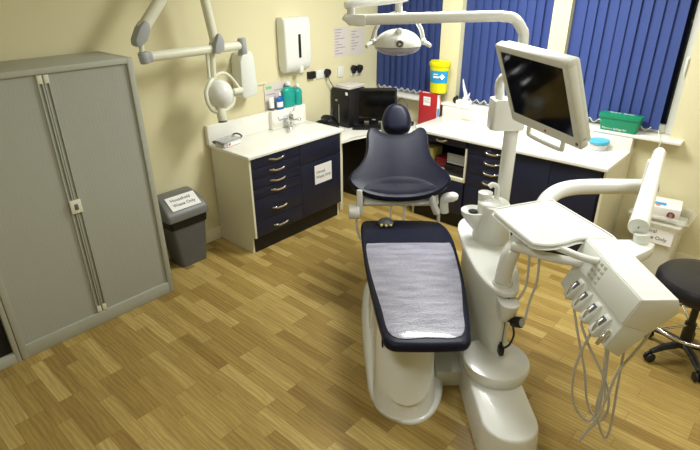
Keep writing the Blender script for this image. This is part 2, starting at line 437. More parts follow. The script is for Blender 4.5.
t.part('door', MB().box(3.081,3.62,3.393,3.419,.17,.701,.002), 'navy')
nm = basis((3.255,3.3915,.463), (1,0,0), (0,0,1))
dn = single('notice', MB().box(0,.232,0,.19,0,.0015, mx=nm), 'paper', 'white paper notice taped to the navy sink cabinet door', 'notice')
for k, ln in enumerate(('Clinical', 'Waste Only')):
    tt = text_mb([ln], .04, nm @ Matrix.Translation((.02,.105-k*.05,.002)))
    o = link('lettering', tt, 'ink'); o.parent = dn
    o.data.transform(Matrix.Translation(-dn.location))

t = Thing('worktop', 'white sink worktop with moulded upstand above the navy sink cabinet', 'worktop', (3.1,3.7,.905))
# top with a basin hollow
hole = [(3.40+.15*math.cos(2*PI*i/28), 3.655+.10*math.sin(2*PI*i/28)) for i in range(28)]
tb = MB().box(2.487,3.66,3.375,3.945,.905,.935,.006)
t.part('counter', tb, 'top')
ring = MB()
rs = [[(3.46+r*1.2*math.cos(2*PI*i/32), 3.64+r*math.sin(2*PI*i/32), z) for i in range(32)] for r, z in ((.142,.9355),(.138,.9385),(.130,.9385),(.125,.936))]
ring.rings(rs, caps=False)
rs = [[(3.46+r*1.2*math.cos(2*PI*i/32), 3.64+r*math.sin(2*PI*i/32), z) for i in range(32)] for r, z in ((.126,.9365),(.09,.9358),(.001,.9356))]
ring.rings(rs, caps=False)
t.part('basin', ring, 'top')
t.part('upstand', MB().box(2.47,3.18,3.905,3.95,.934,1.108,.006), 'top')
t.part('tap_housing', MB().box(3.165,3.613,3.86,3.95,.934,1.115,.008), 'top')

t = Thing('mixer_tap', 'chrome lever mixer tap on the white panel behind the basin', 'tap', (3.34,3.80,.94))
g = MB().cyl((3.34,3.865,1.03),(3.34,3.79,1.02),.034,bev=.004).cyl((3.34,3.79,.965),(3.34,3.79,1.07),.028,bev=.005)
t.part('body', g, 'chrome')
t.part('spout', MB().tube([(3.34,3.79,.985),(3.29,3.73,.99),(3.24,3.68,.99),(3.22,3.66,.965)],.014,n=10,smooth=4), 'chrome')
t.part('spout', MB().tube([(3.33,3.80,1.03),(3.24,3.80,1.04),(3.20,3.80,1.035),(3.19,3.80,1.075)],.007,n=8,smooth=3), 'chrome', label='thin side pipe')
t.part('lever', MB().tube([(3.34,3.79,1.065),(3.38,3.79,1.09),(3.41,3.795,1.15)],[.013,.009,.006],n=10,smooth=3), 'chrome')
t.part('knob', MB().cyl((3.35,3.79,1.015),(3.43,3.78,1.005),.012).ball((3.44,3.779,1.005),.02), 'chrome')
t = None
# things on the sink upstand
def bottle(name, label, c, r, h, body, cap, flat=1, neck=.35, lab=None, caph=.03):
    x, y, z = c
    t = Thing(name, label, 'bottle', c)
    pr = [(.94,0),(1,.008),(1,h*.68),(.96,h*.77),(.72,h*.86),(neck,h*.9),(neck,h)]
    rs = [[(x+r*k*math.cos(2*PI*i/24), y+r*k*flat*math.sin(2*PI*i/24), z+zz) for i in range(24)] for k, zz in pr]
    bo = t.part('body', MB().rings(rs), body)
    t.part('cap', MB().lathe([(r*neck*1.1,0),(r*neck*1.15,.004),(r*neck*1.05,caph-.003),(r*neck*.9,caph)],(x,y,z+h-.006)), cap)
    if lab:
        rs = [[(x+r*1.015*math.cos(a), y+r*flat*1.015*math.sin(a), z+zz) for a in [(-PI*.95)+PI*.6*i/12 for i in range(13)]] for zz in (h*.18,h*.55)]
        t.part('label', MB().rings(rs, caps=False, closed=False), lab, parent=bo)
    return t
ZU = 1.116
bottle('soap_bottle', 'turquoise bottle, nearer the tube of cream, on the white tap housing', (3.43,3.905,ZU), .078, .215, 'teal', 'paper', flat=.5, neck=.28, lab=None)
bottle('soap_bottle', 'turquoise bottle at the right end of the white tap housing', (3.558,3.91,ZU), .048, .18, 'teal', 'paper', flat=.8, neck=.3)
bottle('soap_bottle', 'small blue bottle with white cap in front of the leaflet', (3.30,3.885,ZU), .044, .135, 'blue', 'paper', flat=.5, neck=.3, lab='paper')
t = Thing('cream_tube', 'white tube standing left of the small blue bottle', 'tube', (3.21,3.905,ZU))
rs = []
for k, (wx, wy) in enumerate(((.026,.024),(.027,.02),(.03,.012),(.031,.003))):
    rs.append([(3.21+wx*math.cos(2*PI*i/20), 3.905+wy*math.sin(2*PI*i/20), ZU+.025+k*.033) for i in range(20)])
t.part('body', MB().rings(rs), 'paper')
t.part('cap', MB().lathe([(.021,0),(.022,.026)],(3.21,3.905,ZU)), 'midgrey')
lf = Thing('leaflet', 'printed leaflet leaning on the wall behind the bottles', 'leaflet', (3.33,3.94,ZU))
nm = basis((3.168,3.946,ZU), (1,0,0), (0,.006,.245))
lf.part('sheet', MB().box(0,.33,0,.245,0,.002, mx=nm), 'paperlilac')
lf.part('printing', MB().box(.02,.09,.195,.22,.002,.003, mx=nm).use(1).box(.12,.28,.17,.178,.002,.003, mx=nm).box(.02,.13,.14,.147,.002,.003, mx=nm), ['ltgreen','faint'])

# clear tray box with dark handles on the worktop
BXM = Matrix.Translation((2.595,3.80,.936)) @ Matrix.Rotation(math.radians(8), 4, 'Z')
t = Thing('sterile_box', 'small clear box with white label and dark end handles on the sink worktop', 'box', (0,0,0), frame=BXM)
t.part('body', MB().prism(rrect(-.10,.10,-.06,.06,.012), 0, .05), 'clear', label='clear plastic tub')
t.part('insert', MB().box(-.06,.095,-.063,-.0602,.005,.045), 'paper', label='white label on the near side')
t.part('contents', MB().box(-.09,.09,-.05,.05,.003,.04,.004), 'paper')
t.part('lid', MB().prism(rrect(-.105,.105,-.065,.065,.014), .05, .058, .003), 'clear')
t.part('rim', MB().box(-.105,.105,-.069,-.064,.046,.056,.001), 'greyp')
t.part('logo', MB().box(-.05,-.03,-.066,-.063,.015,.035), 'orange')
t.part('handle', MB().tube([(-.10,-.05,.03),(-.125,-.05,.05),(-.13,0,.062),(-.125,.05,.05),(-.10,.05,.03)],.008,n=8,smooth=3), 'midgrey')
t.part('handle', MB().tube([(.10,-.05,.04),(.125,-.05,.06),(.13,0,.072),(.125,.05,.06),(.10,.05,.04)],.008,n=8,smooth=3), 'midgrey')

# ------------------------------------------------------------------ on the back wall
t = Thing('towel_dispenser', 'tall white paper towel dispenser with dark viewing slot on the back wall', 'towel dispenser', (3.61,3.9,1.45))
rs = []
for z, d, e in ((1.44,.06,.03),(1.465,.10,.012),(1.53,.125,.0),(1.85,.125,0),(1.925,.115,.004),(1.94,.09,.012)):
    rs.append([(x,y,z) for x,y in rrect(3.365+e,3.70-e,YB-d,YB,.02)])
t.part('cover', MB().rings(rs), 'white')
t.part('viewing_slot', MB().box(3.528,3.56,YB-.129,YB-.12,1.575,1.79,.004), 'black')
t.part('outlet', MB().box(3.54,3.59,YB-.122,YB-.02,1.43,1.50,.012), 'plastic')
single('holder', MB().box(3.735,3.83,YB-.04,YB,1.335,1.405,.006), 'black', 'small black box on the wall just under the towel dispenser', 'wall box')
def socket(name, label, x0, x1, z0, z1, plugs=()):
    t = Thing(name, label, 'socket', ((x0+x1)/2, YB, z0))
    t.part('plate', MB().box(x0,x1,YB-.012,YB,z0,z1,.004), 'plastic')
    for px, pz in plugs:
        t.part('plug', MB().cyl((px,YB-.012,pz),(px,YB-.06,pz-.004),.036,bev=.008).box(px-.02,px+.02,YB-.05,YB-.012,pz-.055,pz,.008), 'black')
    return t
socket('wall_socket', 'white wall socket with one black plug left of the computer tower', 3.865,4.045,1.315,1.40,((4.005,1.372),))
socket('wall_plate', 'blank white wall plate between the single and the double socket', 4.19,4.285,1.29,1.40)
socket('wall_socket', 'white double socket with two black plugs above the computer tower', 4.40,4.585,1.27,1.365,((4.425,1.36),(4.52,1.355)))
single('power_cable', MB().tube([(4.005,3.91,1.345),(4.01,3.90,1.29),(4.07,3.90,1.2),(4.08,3.91,1.05),(4.05,3.92,.9),(4.07,3.9,.757)],.005,n=8,smooth=4), 'midgrey', 'thin grey cable hanging from the single wall socket', 'cable')
for x0_, x1_, z0_, z1_, lb, rows in ((4.145,4.372,1.50,1.80,'left one of the two printed sheets pinned above the sockets',9),(4.40,4.63,1.49,1.765,'right one of the two printed sheets, nearest the blind',7)):
    t = Thing('printed_sheet', lb, 'paper', ((x0_+x1_)/2, YB, z0_))
    t.part('sheet', MB().box(x0_,x1_,YB-.003,YB-.001,z0_,z1_), 'paperlilac')
    pr_ = MB(); rnd = random.Random(rows)
    for k in range(rows):
        z = z1_-.03-k*.03; a = x0_+.015+(.0 if k % 2 else .004)
        pr_.box(a, a+rnd.uniform(.05,.16), YB-.004, YB-.0028, z, z+.008)
    t.part('printing', pr_, 'faint')

# ------------------------------------------------------------------ wall-mounted x-ray arm
t = Thing('xray_unit', 'ivory x-ray machine on a folding wall arm above the sink worktop', 'x-ray machine', (2.9,YB,1.35))
Y0 = 3.65; XS = -.028
t.shift = Vector((XS,0,0))
pl = [(2.835,1.33),(2.87,1.30),(3.0,1.315),(3.015,1.35),(3.0,1.66),(2.965,1.71),(2.875,1.69),(2.845,1.62)]
mxp = basis((0,YB-.001,0),(1,0,0),(0,0,1))
t.part('wall_housing', MB().prism(pl, 0, .15, .02, mx=mxp), 'plastic')
t.part('lower_arm', MB().tube([(1.93,Y0,1.775),(2.74,Y0,1.778)],.036,n=20), 'offwhite')
t.part('pivot', MB().cyl((2.76,Y0-.01,1.71),(2.755,Y0-.01,1.835),.036,bev=.008).tube([(2.76,Y0,1.77),(2.85,3.80,1.69)],.025), 'greyp')
t.part('elbow', MB().cyl((1.895,Y0-.02,1.735),(1.885,Y0-.02,1.815),.036,bev=.01).box(1.875,1.955,Y0-.04,Y0+.04,1.738,1.81,.015), 'greyp')
t.part('stub', MB().cyl((1.89,Y0,1.79),(1.90,Y0,1.90),.018), 'offwhite')
kn = [(1.84,1.86),(1.87,1.845),(1.93,1.885),(1.965,1.95),(1.965,2.01),(1.93,2.02),(1.885,1.975),(1.842,1.90)]
t.part('knuckle', MB().prism(kn, -.045, .045, .014, mx=basis((0,Y0,0),(1,0,0),(0,0,1))), 'greyp')
t.part('upper_arm', MB().tube([(1.925,Y0,1.96),(2.10,Y0,2.15),(2.36,Y0,2.45)],.042,n=20), 'offwhite')
t.part('upper_arm', MB().tube([(2.505,Y0,1.82),(2.46,Y0,2.12),(2.40,Y0,2.47)],.036,n=20), 'offwhite')
t.part('knuckle', MB().ball((2.385,Y0,2.47),.065,.06,.065), 'greyp')
t.part('shoulder', MB().prism([(2.45,1.75),(2.50,1.74),(2.545,1.77),(2.55,1.84),(2.52,1.895),(2.495,1.88),(2.46,1.80)], -.055, .05, .012, mx=basis((0,Y0-.02,0),(1,0,0),(0,0,1))), 'greyp')
t.part('drop_tube', MB().cyl((2.47,Y0,1.77),(2.455,Y0,1.55),.022).cyl((2.42,Y0,1.75),(2.415,Y0,1.56),.013), 'offwhite')
# yoke around the tube head
yk2 = [(2.455,Y0,1.555),(2.40,Y0-.02,1.53),(2.352,Y0-.03,1.47),(2.345,Y0-.04,1.40),(2.37,Y0-.05,1.33),(2.43,Y0-.05,1.295),(2.50,Y0-.05,1.30),(2.57,Y0-.05,1.33),(2.605,Y0-.04,1.39)]
t.part('yoke', MB().tube(yk2,.017,n=12,smooth=4), 'offwhite')
t.part('side_bar', MB().tube([(2.45,Y0,1.56),(2.53,Y0,1.585),(2.60,Y0,1.56),(2.66,Y0,1.49),(2.70,Y0,1.43)],.013,n=10,smooth=4).cyl((2.60,Y0-.04,1.43),(2.70,Y0-.02,1.43),.024,bev=.005), 'offwhite')
t.part('tube_head', MB().ball((2.475,Y0-.03,1.43),.105,.115,.118), 'white')
t.part('cone', MB().cyl((2.452,Y0-.05,1.34),(2.442,Y0-.075,1.225),.04,.036,bev=.004).use(1).cyl((2.442,Y0-.0765,1.227),(2.4415,Y0-.078,1.215),.0355), ['offwhite','midgrey'])
single('wall_conduit', MB().box(3.02,3.20,YB-.014,YB,1.365,1.38,.002), 'skirt', 'short cream conduit on the wall right of the x-ray housing', 'conduit')

# ------------------------------------------------------------------ corner desk
ZD = .80
t = Thing('corner_desk', 'low white corner desk with curved front between the two navy cabinet runs', 'desk', (4.3,3.6,0))
out = [(3.662,3.945),(3.662,3.42),(3.85,3.425),(4.0,3.39),(4.10,3.32),(4.165,3.22),(4.195,3.10),(4.20,2.93),(4.775,2.93),(4.775,3.945)]
t.part('desktop', MB().prism(out, ZD-.03, ZD, .004), 'top')
t.part('leg', MB().box(3.72,3.77,3.50,3.55,0,ZD-.03,.004), 'panel')
t.part('leg', MB().box(4.24,4.29,3.00,3.05,0,ZD-.03,.004), 'panel')
t.part('back_panel', MB().box(3.68,4.77,3.925,3.945,.14,ZD-.03), 'olive')
t.part('back_panel', MB().box(4.75,4.77,2.95,3.92,.14,ZD-.03), 'olive')
single('filing_cabinet', MB().box(4.14,4.56,3.50,3.90,.0,.66,.006).use(1).box(4.15,4.55,3.49,3.502,.04,.33,.003).box(4.15,4.55,3.49,3.502,.345,.645,.003), ['black','dark'], 'black box-shaped unit under the corner desk', 'cabinet')

t = Thing('computer_tower', 'black computer tower on the corner desk left of the monitor', 'computer', (4.3,3.8,ZD))
t.part('case', MB().box(4.07,4.32,3.675,3.93,ZD,1.205,.005), 'black')
t.part('front_panel', MB().box(4.062,4.071,3.688,3.918,ZD+.01,1.195,.003).use(1).box(4.057,4.063,3.815,3.82,.84,1.04).box(4.057,4.063,3.84,3.87,1.07,1.09,.001), ['black','greyp'])
t.part('sticker', MB().box(4.058,4.063,3.69,3.72,1.15,1.18), 'paper')
single('paper_stack', MB().box(4.08,4.31,3.69,3.915,1.206,1.22,.002).box(4.10,4.35,3.685,3.90,1.22,1.232,.002), 'paperlilac', 'loose stack of papers lying on top of the black computer tower', 'papers')

DM = Matrix.Translation((4.345,3.565,0)) @ Matrix.Rotation(-math.radians(50), 4, 'Z')
t = Thing('computer_monitor', 'black computer monitor standing on the corner desk', 'monitor', (0,0,ZD), frame=DM)
t.part('frame', MB().box(-.245,.245,-.02,.03,ZD+.05,ZD+.40,.008), 'black')
t.part('screen', MB().box(-.222,.222,-.0225,-.018,ZD+.085,ZD+.378), 'screen')
t.part('maker_badge', MB().box(-.02,.02,-.0225,-.019,ZD+.062,ZD+.072), 'greyp')
t.part('neck', MB().box(-.05,.05,-.01,.02,ZD+.01,ZD+.08,.004), 'black')
t.part('foot', MB().prism(rrect(-.13,.13,-.055,.06,.03), ZD, ZD+.015, .003), 'black')
t = Thing('keyboard', 'black keyboard lying on the desk in front of the monitor', 'keyboard', (0,-.2,ZD), frame=DM)
t.part('case', MB().box(-.225,.21,-.205,-.08,ZD,ZD+.02,.004), 'black')
kb = MB()
for r_ in range(5):
    for c_ in range(16): kb.box(-.218+c_*.0265,-.196+c_*.0265,-.20+r_*.0235,-.181+r_*.0235,ZD+.019,ZD+.027)
t.part('keys', kb, 'black')['kind'] = 'stuff'
# glossy black bag
bg = MB()
def lump(v):
    a = v.x*37+v.y*23+v.z*31; return Vector((v.x+.012*math.sin(a*1.3), v.y+.012*math.cos(a*1.7), max(v.z+.02*math.sin(a), ZD)))
bm_ = bmesh.new(); bmesh.ops.create_icosphere(bm_, subdivisions=4, radius=1)
for v in bm_.verts:
    v.co = lump(Vector((3.83+.15*v.co.x, 3.78+.09*v.co.y, ZD+.06+.095*v.co.z)))
bg.bm.free(); bg.bm = bm_
single('plastic_bag', bg, 'bag', 'crumpled glossy black bag on the desk just behind the sink worktop end', 'bag')

# ------------------------------------------------------------------ window-side cabinets and counter
t = Thing('window_cabinet', 'navy cabinet run under the window worktop with drawers and an open bay', 'cabinet', (4.5,2.0,0))
XF = 4.15
b = MB()
b.box(XF+.02,4.77,1.08,2.29,.15,.905).box(XF+.02,4.77,2.30,2.87,.15,.50).box(XF+.02,4.77,2.86,2.88,.15,.905)
b.box(4.5,4.77,2.29,2.87,.50,.905).box(XF+.02,4.77,2.29,2.87,.86,.905)
t.part('body', b, 'navy')
pe = [(XF,.15),(XF,.905),(4.775,.905),(4.775,0),(XF+.05,0),(XF+.05,.15)]
t.part('end_panel', MB().prism(pe,0,.02,mx=basis((0,1.078,0),(1,0,0),(0,0,1))), 'panel')
t.part('end_panel', MB().prism(pe,0,.02,mx=basis((0,2.90,0),(1,0,0),(0,0,1))), 'panel')
t.part('plinth', MB().box(XF+.05,XF+.07,1.09,2.87,0,.15), 'kick')
for k, (za, zb, hz) in enumerate(((.80,.903,.85),(.705,.797,.755),(.61,.702,.66),(.49,.607,.565),(.155,.487,.445))):
    d = t.part('drawer', MB().box(XF,XF+.02,1.90,2.27,za,zb,.002), 'navy')
    t.part('handle', bow_handle((XF,2.105,hz),(XF,1.95,hz),(-.03,0,0)), 'chrome', parent=d)
t.part('door', MB().box(XF,XF+.02,1.50,1.896,.155,.903,.002), 'navy')
t.part('door', MB().box(XF,XF+.02,1.10,1.496,.155,.903,.002), 'navy')
d = t.part('drawer', MB().box(XF,XF+.02,2.295,2.87,.835,.903,.002), 'navy')
t.part('handle', bow_handle((XF,2.62,.875),(XF,2.50,.875),(-.035,0,0)), 'chrome', parent=d)
t.part('door', MB().box(XF,XF+.02,2.295,2.87,.155,.497,.002), 'navy')
op = MB().box(XF-.002,XF+.33,2.285,2.30,.50,.835).box(XF-.002,XF+.33,2.855,2.87,.50,.835).box(XF-.002,XF+.33,2.295,2.86,.50,.53)
t.part('open_bay', op, 'panel', label='open bay with cream edges')
single('instrument_tray', MB().box(4.20,4.40,2.33,2.52,.64,.66,.004).box(4.20,4.215,2.33,2.52,.66,.74,.003), 'greyp', 'grey tray in the open bay of the window cabinet', 'tray')
single('storage_box', MB().box(4.18,4.42,2.325,2.53,.532,.625,.004), 'black', 'black box under the grey tray in the open bay', 'box')
single('storage_box', MB().box(4.24,4.40,2.55,2.68,.532,.66,.004), 'rednote', 'dark red box in the middle of the open bay', 'box')
single('storage_box', MB().box(4.22,4.40,2.70,2.84,.532,.74,.004), 'yellowish', 'pale yellow box at the left side of the open bay', 'box')
single('towel', MB().box(4.19,4.26,2.56,2.70,.532,.565,.015), 'plastic', 'folded white cloth in front of the dark red box', 'cloth')

t = Thing('window_worktop', 'long white worktop with upstand under the blue blinds', 'worktop', (4.45,2.0,.905))
t.part('counter', MB().prism([(4.125,1.055),(4.775,1.055),(4.775,2.925),(4.22,2.925),(4.125,2.83)], .905, .935, .004), 'top')
t.part('upstand', MB().box(4.695,4.778,1.06,2.92,.934,1.051,.003), 'top')
ts = Thing('wall_socket', 'white double socket set in the upstand of the window worktop', 'socket', (4.69,2.63,.95))
ts.part('plate', MB().box(4.685,4.697,2.53,2.69,.955,1.045,.003), 'plastic')
ts.part('switch', MB().box(4.681,4.686,2.565,2.585,1.01,1.025).box(4.681,4.686,2.635,2.655,1.01,1.025), 'paper')

# red folder leaning behind the worktop end
FM = Matrix.Translation((4.645,3.05,ZD)) @ Matrix.Rotation(math.radians(-88), 4, 'Z')
t = Thing('red_folder', 'red lever arch folder with white label standing at the end of the window worktop', 'folder', (0,0,0), frame=FM)
t.part('cover', MB().box(-.11,.11,-.036,-.031,0,.375,.001).box(-.11,.11,.031,.036,0,.375,.001).box(-.11,-.105,-.036,.036,0,.375), 'red')
t.part('pages', MB().box(-.10,.107,-.030,.030,.005,.368), 'paper')
t.part('label', MB().box(-.055,.03,-.038,-.0362,.245,.335), 'paper')
t.part('lettering', MB().box(-.045,.02,-.039,-.0378,.31,.315).box(-.045,.01,-.039,-.0378,.29,.295).box(-.055,.03,-.039,-.0378,.277,.281), 'faint')
t.part('tab', MB().box(.1065,.1085,-.02,.02,.14,.22).use(1).box(.1065,.1085,-.02,.02,.06,.12), ['skyblue','red'])

t = Thing('adapter', 'small red connector with a grey cable behind the headrest', 'cable', (4.62,3.33,ZD))
t.part('plug', MB().box(4.60,4.63,3.30,3.33,ZD+.03,ZD+.12,.006), 'red')
t.part('cable', MB().tube([(4.615,3.315,ZD+.12),(4.62,3.33,ZD+.22),(4.63,3.40,ZD+.27),(4.64,3.47,ZD+.22),(4.64,3.52,ZD+.08),(4.62,3.5,ZD+.006)],.006,n=8,smooth=4), 'midgrey')
single('adaptor_block', MB().box(4.52,4.62,3.22,3.28,ZD,ZD+.045,.006), 'black', 'small black adaptor lying on the desk beside the red folder', 'adaptor')

# sharps bin
t = Thing('sharps_bin', 'yellow sharps bin with blue label beside the blind, above the red folder', 'sharps bin', (4.70,3.015,1.17))
c = (4.672,2.97)
def conebin(r0, r1, z0, z1): return [[(c[0]+r*.75*math.cos(2*PI*i/28), c[1]+r*math.sin(2*PI*i/28), z) for i in range(28)] for r, z in ((r0*.97,z0),(r0,z0+.01),(r1,z1))]
bd = t.part('tub', MB().rings(conebin(.092,.108,1.185,1.455)), 'yellow')
t.part('lid', MB().rings(conebin(.118,.116,1.45,1.485)+conebin(.105,.10,1.49,1.50)), 'yellow')
lb = []
for z in (1.29,1.41):
    rr = .092+(.108-.092)*(z-1.185)/.27
    lb.append([(c[0]+(rr*.75+.002)*math.cos(a), c[1]+(rr+.002)*math.sin(a), z) for a in [PI*.75+PI*.72*i/14 for i in range(15)]])
t.part('label', MB().rings(lb, caps=False, closed=False), 'skyblue', parent=bd, label='blue label')
dm = basis((c[0]-.062,c[1]-.072,1.355),(.75,-1,0),(0,0,1))
t.part('diamond', MB().prism([(0,-.03),(.028,0),(0,.03),(-.028,0)],-.006,.004,mx=dm), 'paper', parent=bd)
lm = basis((c[0]-.0795,c[1]-.01,1.34),(.04,-1,0),(0,0,1))
t.part('lettering', MB().box(-.03,.035,0,.018,-.004,.001,mx=lm), 'paper', parent=bd)
t.part('lettering', MB().box(-.03,.02,.032,.04,-.004,.001,mx=lm), 'paper', parent=bd)
t.part('bracket', MB().box(c[0]-.04,XW-.003,c[1]-.035,c[1]+.035,1.165,1.183,.003).box(XW-.012,XW-.003,3.065,3.078,1.12,1.30,.002), 'black')

# tissue box
t = Thing('tissue_pack', 'white crumpled tissue sticking up from a pack on the sill', 'tissues', (4.75,2.69,1.08))
t.part('pack', MB().box(4.71,4.79,2.63,2.78,1.08,1.125,.008), 'paper')
t.part('tissue', MB().tube([(4.75,2.70,1.12),(4.75,2.69,1.18),(4.745,2.715,1.26),(4.75,2.735,1.335)],[.045,.03,.02,.004],n=9,smooth=4,flat=(1,.45)).tube([(4.75,2.68,1.12),(4.75,2.66,1.17),(4.75,2.645,1.21)],[.03,.02,.003],n=7,smooth=3,flat=(1,.5)), 'paper')
single('key_fob', MB().ball((4.75,2.805,1.115),.022,.03,.035).ball((4.75,2.79,1.145),.014,.018,.02), 'black', 'small black item on the sill left of the white tissue', 'small item')

# green box
t = Thing('plastic_case', 'green plastic box with white lettering on the sill under the right blind', 'box', (4.75,1.19,1.081))
gb0 = [(x,y,1.081) for x,y in rrect(4.70,4.79,1.055,1.335,.01)]; gb1 = [(x,y,1.195) for x,y in rrect(4.69,4.795,1.035,1.355,.01)]
bd = t.part('body', MB().rings([gb0,gb1]), 'green')
t.part('lid', MB().prism(rrect(4.683,4.80,1.03,1.36,.012), 1.19, 1.222, .004), 'green')
t.part('lettering', text_mb(['Mercury Spillage Kit'], .024, basis((4.697,1.32,1.095),(0,-1,0),(-.1,0,1))), 'paper', parent=bd)
t.part('lettering', text_mb(['Mercury  Spillage'], .03, basis((4.76,1.31,1.223),(0,-1,0),(1,0,0))), 'paper')
# round tub
t = Thing('round_tub', 'round white tub with pale blue lid on the window worktop', 'tub', (4.60,1.29,.936))
t.part('body', MB().lathe([(.072,0),(.076,.004),(.078,.06)],(4.60,1.29,.936),n=32), 'clear')
t.part('contents', MB().lathe([(.068,.003),(.068,.045)],(4.60,1.29,.936),n=32), 'paper')
t.part('lid', MB().lathe([(.082,.058),(.083,.075),(.078,.08),(.03,.081)],(4.60,1.29,.936),n=32), 'lid')
# cable at sill
single('sill_cable', MB().tube([(4.80,.91,1.12),(4.70,.87,1.09),(4.683,.85,1.07),(4.683,.86,1.0),(4.75,.87,.93),(4.782,.875,.7),(4.782,.875,.14)],.0035,n=6,smooth=4), 'plastic', 'thin pale cable hanging over the right end of the sill', 'cable')

# ------------------------------------------------------------------ waste stand by the window wall, right
t = Thing('clinical_bin', 'narrow white bin with a black lettered sign against the window wall', 'bin', (4.6,.68,0))
b0 = [(x,y,0) for x,y in rrect(4.50,4.74,.55,.80,.02)]; b1 = [(x,y,.46) for x,y in rrect(4.46,4.755,.52,.86,.02)]
bd = t.part('body', MB().rings([b0,b1]), 'plastic')
lg = basis((4.462,.80,.37),(0,-1,0),(.1,0,1))
t.part('notice', MB().box(-.02,.25,-.07,.07,0,.004,mx=lg), 'paper', parent=bd)
t.part('lettering', text_mb(['Clinical'], .043, lg @ Matrix.Translation((.0,.015,.005))), 'ink', parent=bd)
t.part('lettering', text_mb(['Waste Only'], .043, lg @ Matrix.Translation((.0,-.039,.005))), 'ink', parent=bd)
lin_ = [[(x,y,z) for x,y in rrect(4.45-a,4.76+b_,.50-a,.88+a,.03)] for z,a,b_ in ((.42,0,0),(.47,.02,.0),(.52,.035,.0),(.55,.01,.0))]
t.part('liner', MB().rings(lin_, caps=False), 'film', label='thin clear liner bunched over the rim')
t = Thing('glove_box', 'white box with coloured label lying on the lined white bin', 'box', (4.6,.7,.5))
gx = basis((4.60,.70,.50),(1,.15,0),(-.15,1,0))
t.part('carton', MB().box(-.11,.13,-.13,.14,0,.10,.004,mx=gx), 'paper')
t.part('label', MB().box(-.06,.0,-.02,.09,.1,.102,mx=gx).use(1).box(-.09,-.06,.02,.05,.1,.102,mx=gx).box(-.1,-.07,.08,.12,.1,.102,mx=gx), ['skyblue','orange'])
t.part('ring', MB().tube([(-.112,-.085+.022*math.cos(a),.05+.022*math.sin(a)) for a in [2*PI*i/16 for i in range(17)]],.007,n=8), 'rednote') 
R_ = t.o.children[-1]; R_.data.transform(Matrix.Translation((4.6,.7,.5)) ); R_.data.transform(Matrix.Translation((0,0,0)))

# ------------------------------------------------------------------ stool
t = Thing('operator_stool', 'black round operator stool with chrome foot ring at the right edge', 'stool', (3.49,.185,0))
sx, sy = 3.48, .20
def lathe_at(pr, n=40): return MB().lathe(pr, (sx,sy,0), n=n)
t.part('seat', lathe_at([(.20,.50),(.25,.512),(.266,.54),(.264,.58),(.245,.605),(.19,.615),(.05,.612)]), 'stool')
t.part('seat_plate', lathe_at([(.10,.47),(.12,.50)]), 'stoolbase')
t.part('gas_lift', lathe_at([(.034,.08),(.034,.27),(.022,.272),(.022,.475)],20), 'stoolbase')
t.part('foot_ring', MB().tube([(sx+.23*math.cos(a), sy+.23*math.sin(a), .255) for a in [2*PI*i/40 for i in range(41)]],.011,n=10,cap=False), 'chrome')
sp = MB()
for k in range(3):
    a = k*2*PI/3+.4; sp.cyl((sx+.03*math.cos(a),sy+.03*math.sin(a),.255),(sx+.225*math.cos(a),sy+.225*math.sin(a),.255),.008)
t.part('ring_spokes', sp, 'chrome')
for k in range(5):
    a = math.radians(142)+k*2*PI/5; ca, sa = math.cos(a), math.sin(a)
    lg = t.part('leg', MB().tube([(sx,sy,.105),(sx+.14*ca,sy+.14*sa,.10),(sx+.235*ca,sy+.235*sa,.075)],[.03,.026,.018],n=10,flat=(.7,1)), 'stoolbase')
    px, py = sx+.235*ca, sy+.235*sa
    t.part('caster', MB().cyl((px-.022*sa,py+.022*ca,.032),(px-.006*sa,py+.006*ca,.032),.032,bev=.004).cyl((px+.006*sa,py-.006*ca,.032),(px+.022*sa,py-.022*ca,.032),.032,bev=.004).cyl((px,py,.03),(px,py,.078),.008), 'stoolbase', parent=lg)

# ------------------------------------------------------------------ dental chair
t = Thing('dental_chair', 'reclined navy vinyl dental chair on a glossy white base', 'dental chair', (-.05,.75,0), frame=CHM)
seat_out = catmull([(-.235,.07),(-.226,.015),(-.195,-.024),(-.14,-.036),(0,-.04),(.14,-.036),(.195,-.026),(.228,.01),(.24,.07),(.262,.2),(.305,.55),(.332,.9),(.342,1.18),(.315,1.34),(.24,1.42),(.0,1.44),(-.20,1.44),(-.285,1.432),(-.315,1.38),(-.318,1.2),(-.30,.75),(-.262,.3)], 5)
def seatdef(v):
    z = v.z
    if v.y > 1.15: z += .02*((v.y-1.15)/.3)**2
    return Vector((v.x, v.y, z))
t.part('seat', MB().slab(seat_out, [(-.02,.53),(-.004,.533),(.0,.545),(.0,.565),(-.005,.575),(-.014,.580),(-.028,.583)], seatdef), 'vinyl')
cov = catmull([(-.18,.035),(0,.02),(.182,.037),(.235,.28),(.285,.62),(.305,1.03),(.25,1.07),(-.02,1.075),(-.235,1.07),(-.285,1.03),(-.27,.70),(-.225,.30)], 5)
def covdef(v): return Vector((v.x, v.y, v.z+.0025*math.sin(v.x*40+v.y*9)*math.sin(v.y*23)))
t.part('foot_cover', MB().slab(cov, [(.0,.580),(.002,.587),(-.004,.5885)], None), 'cover', label='pale textured protective sheet')
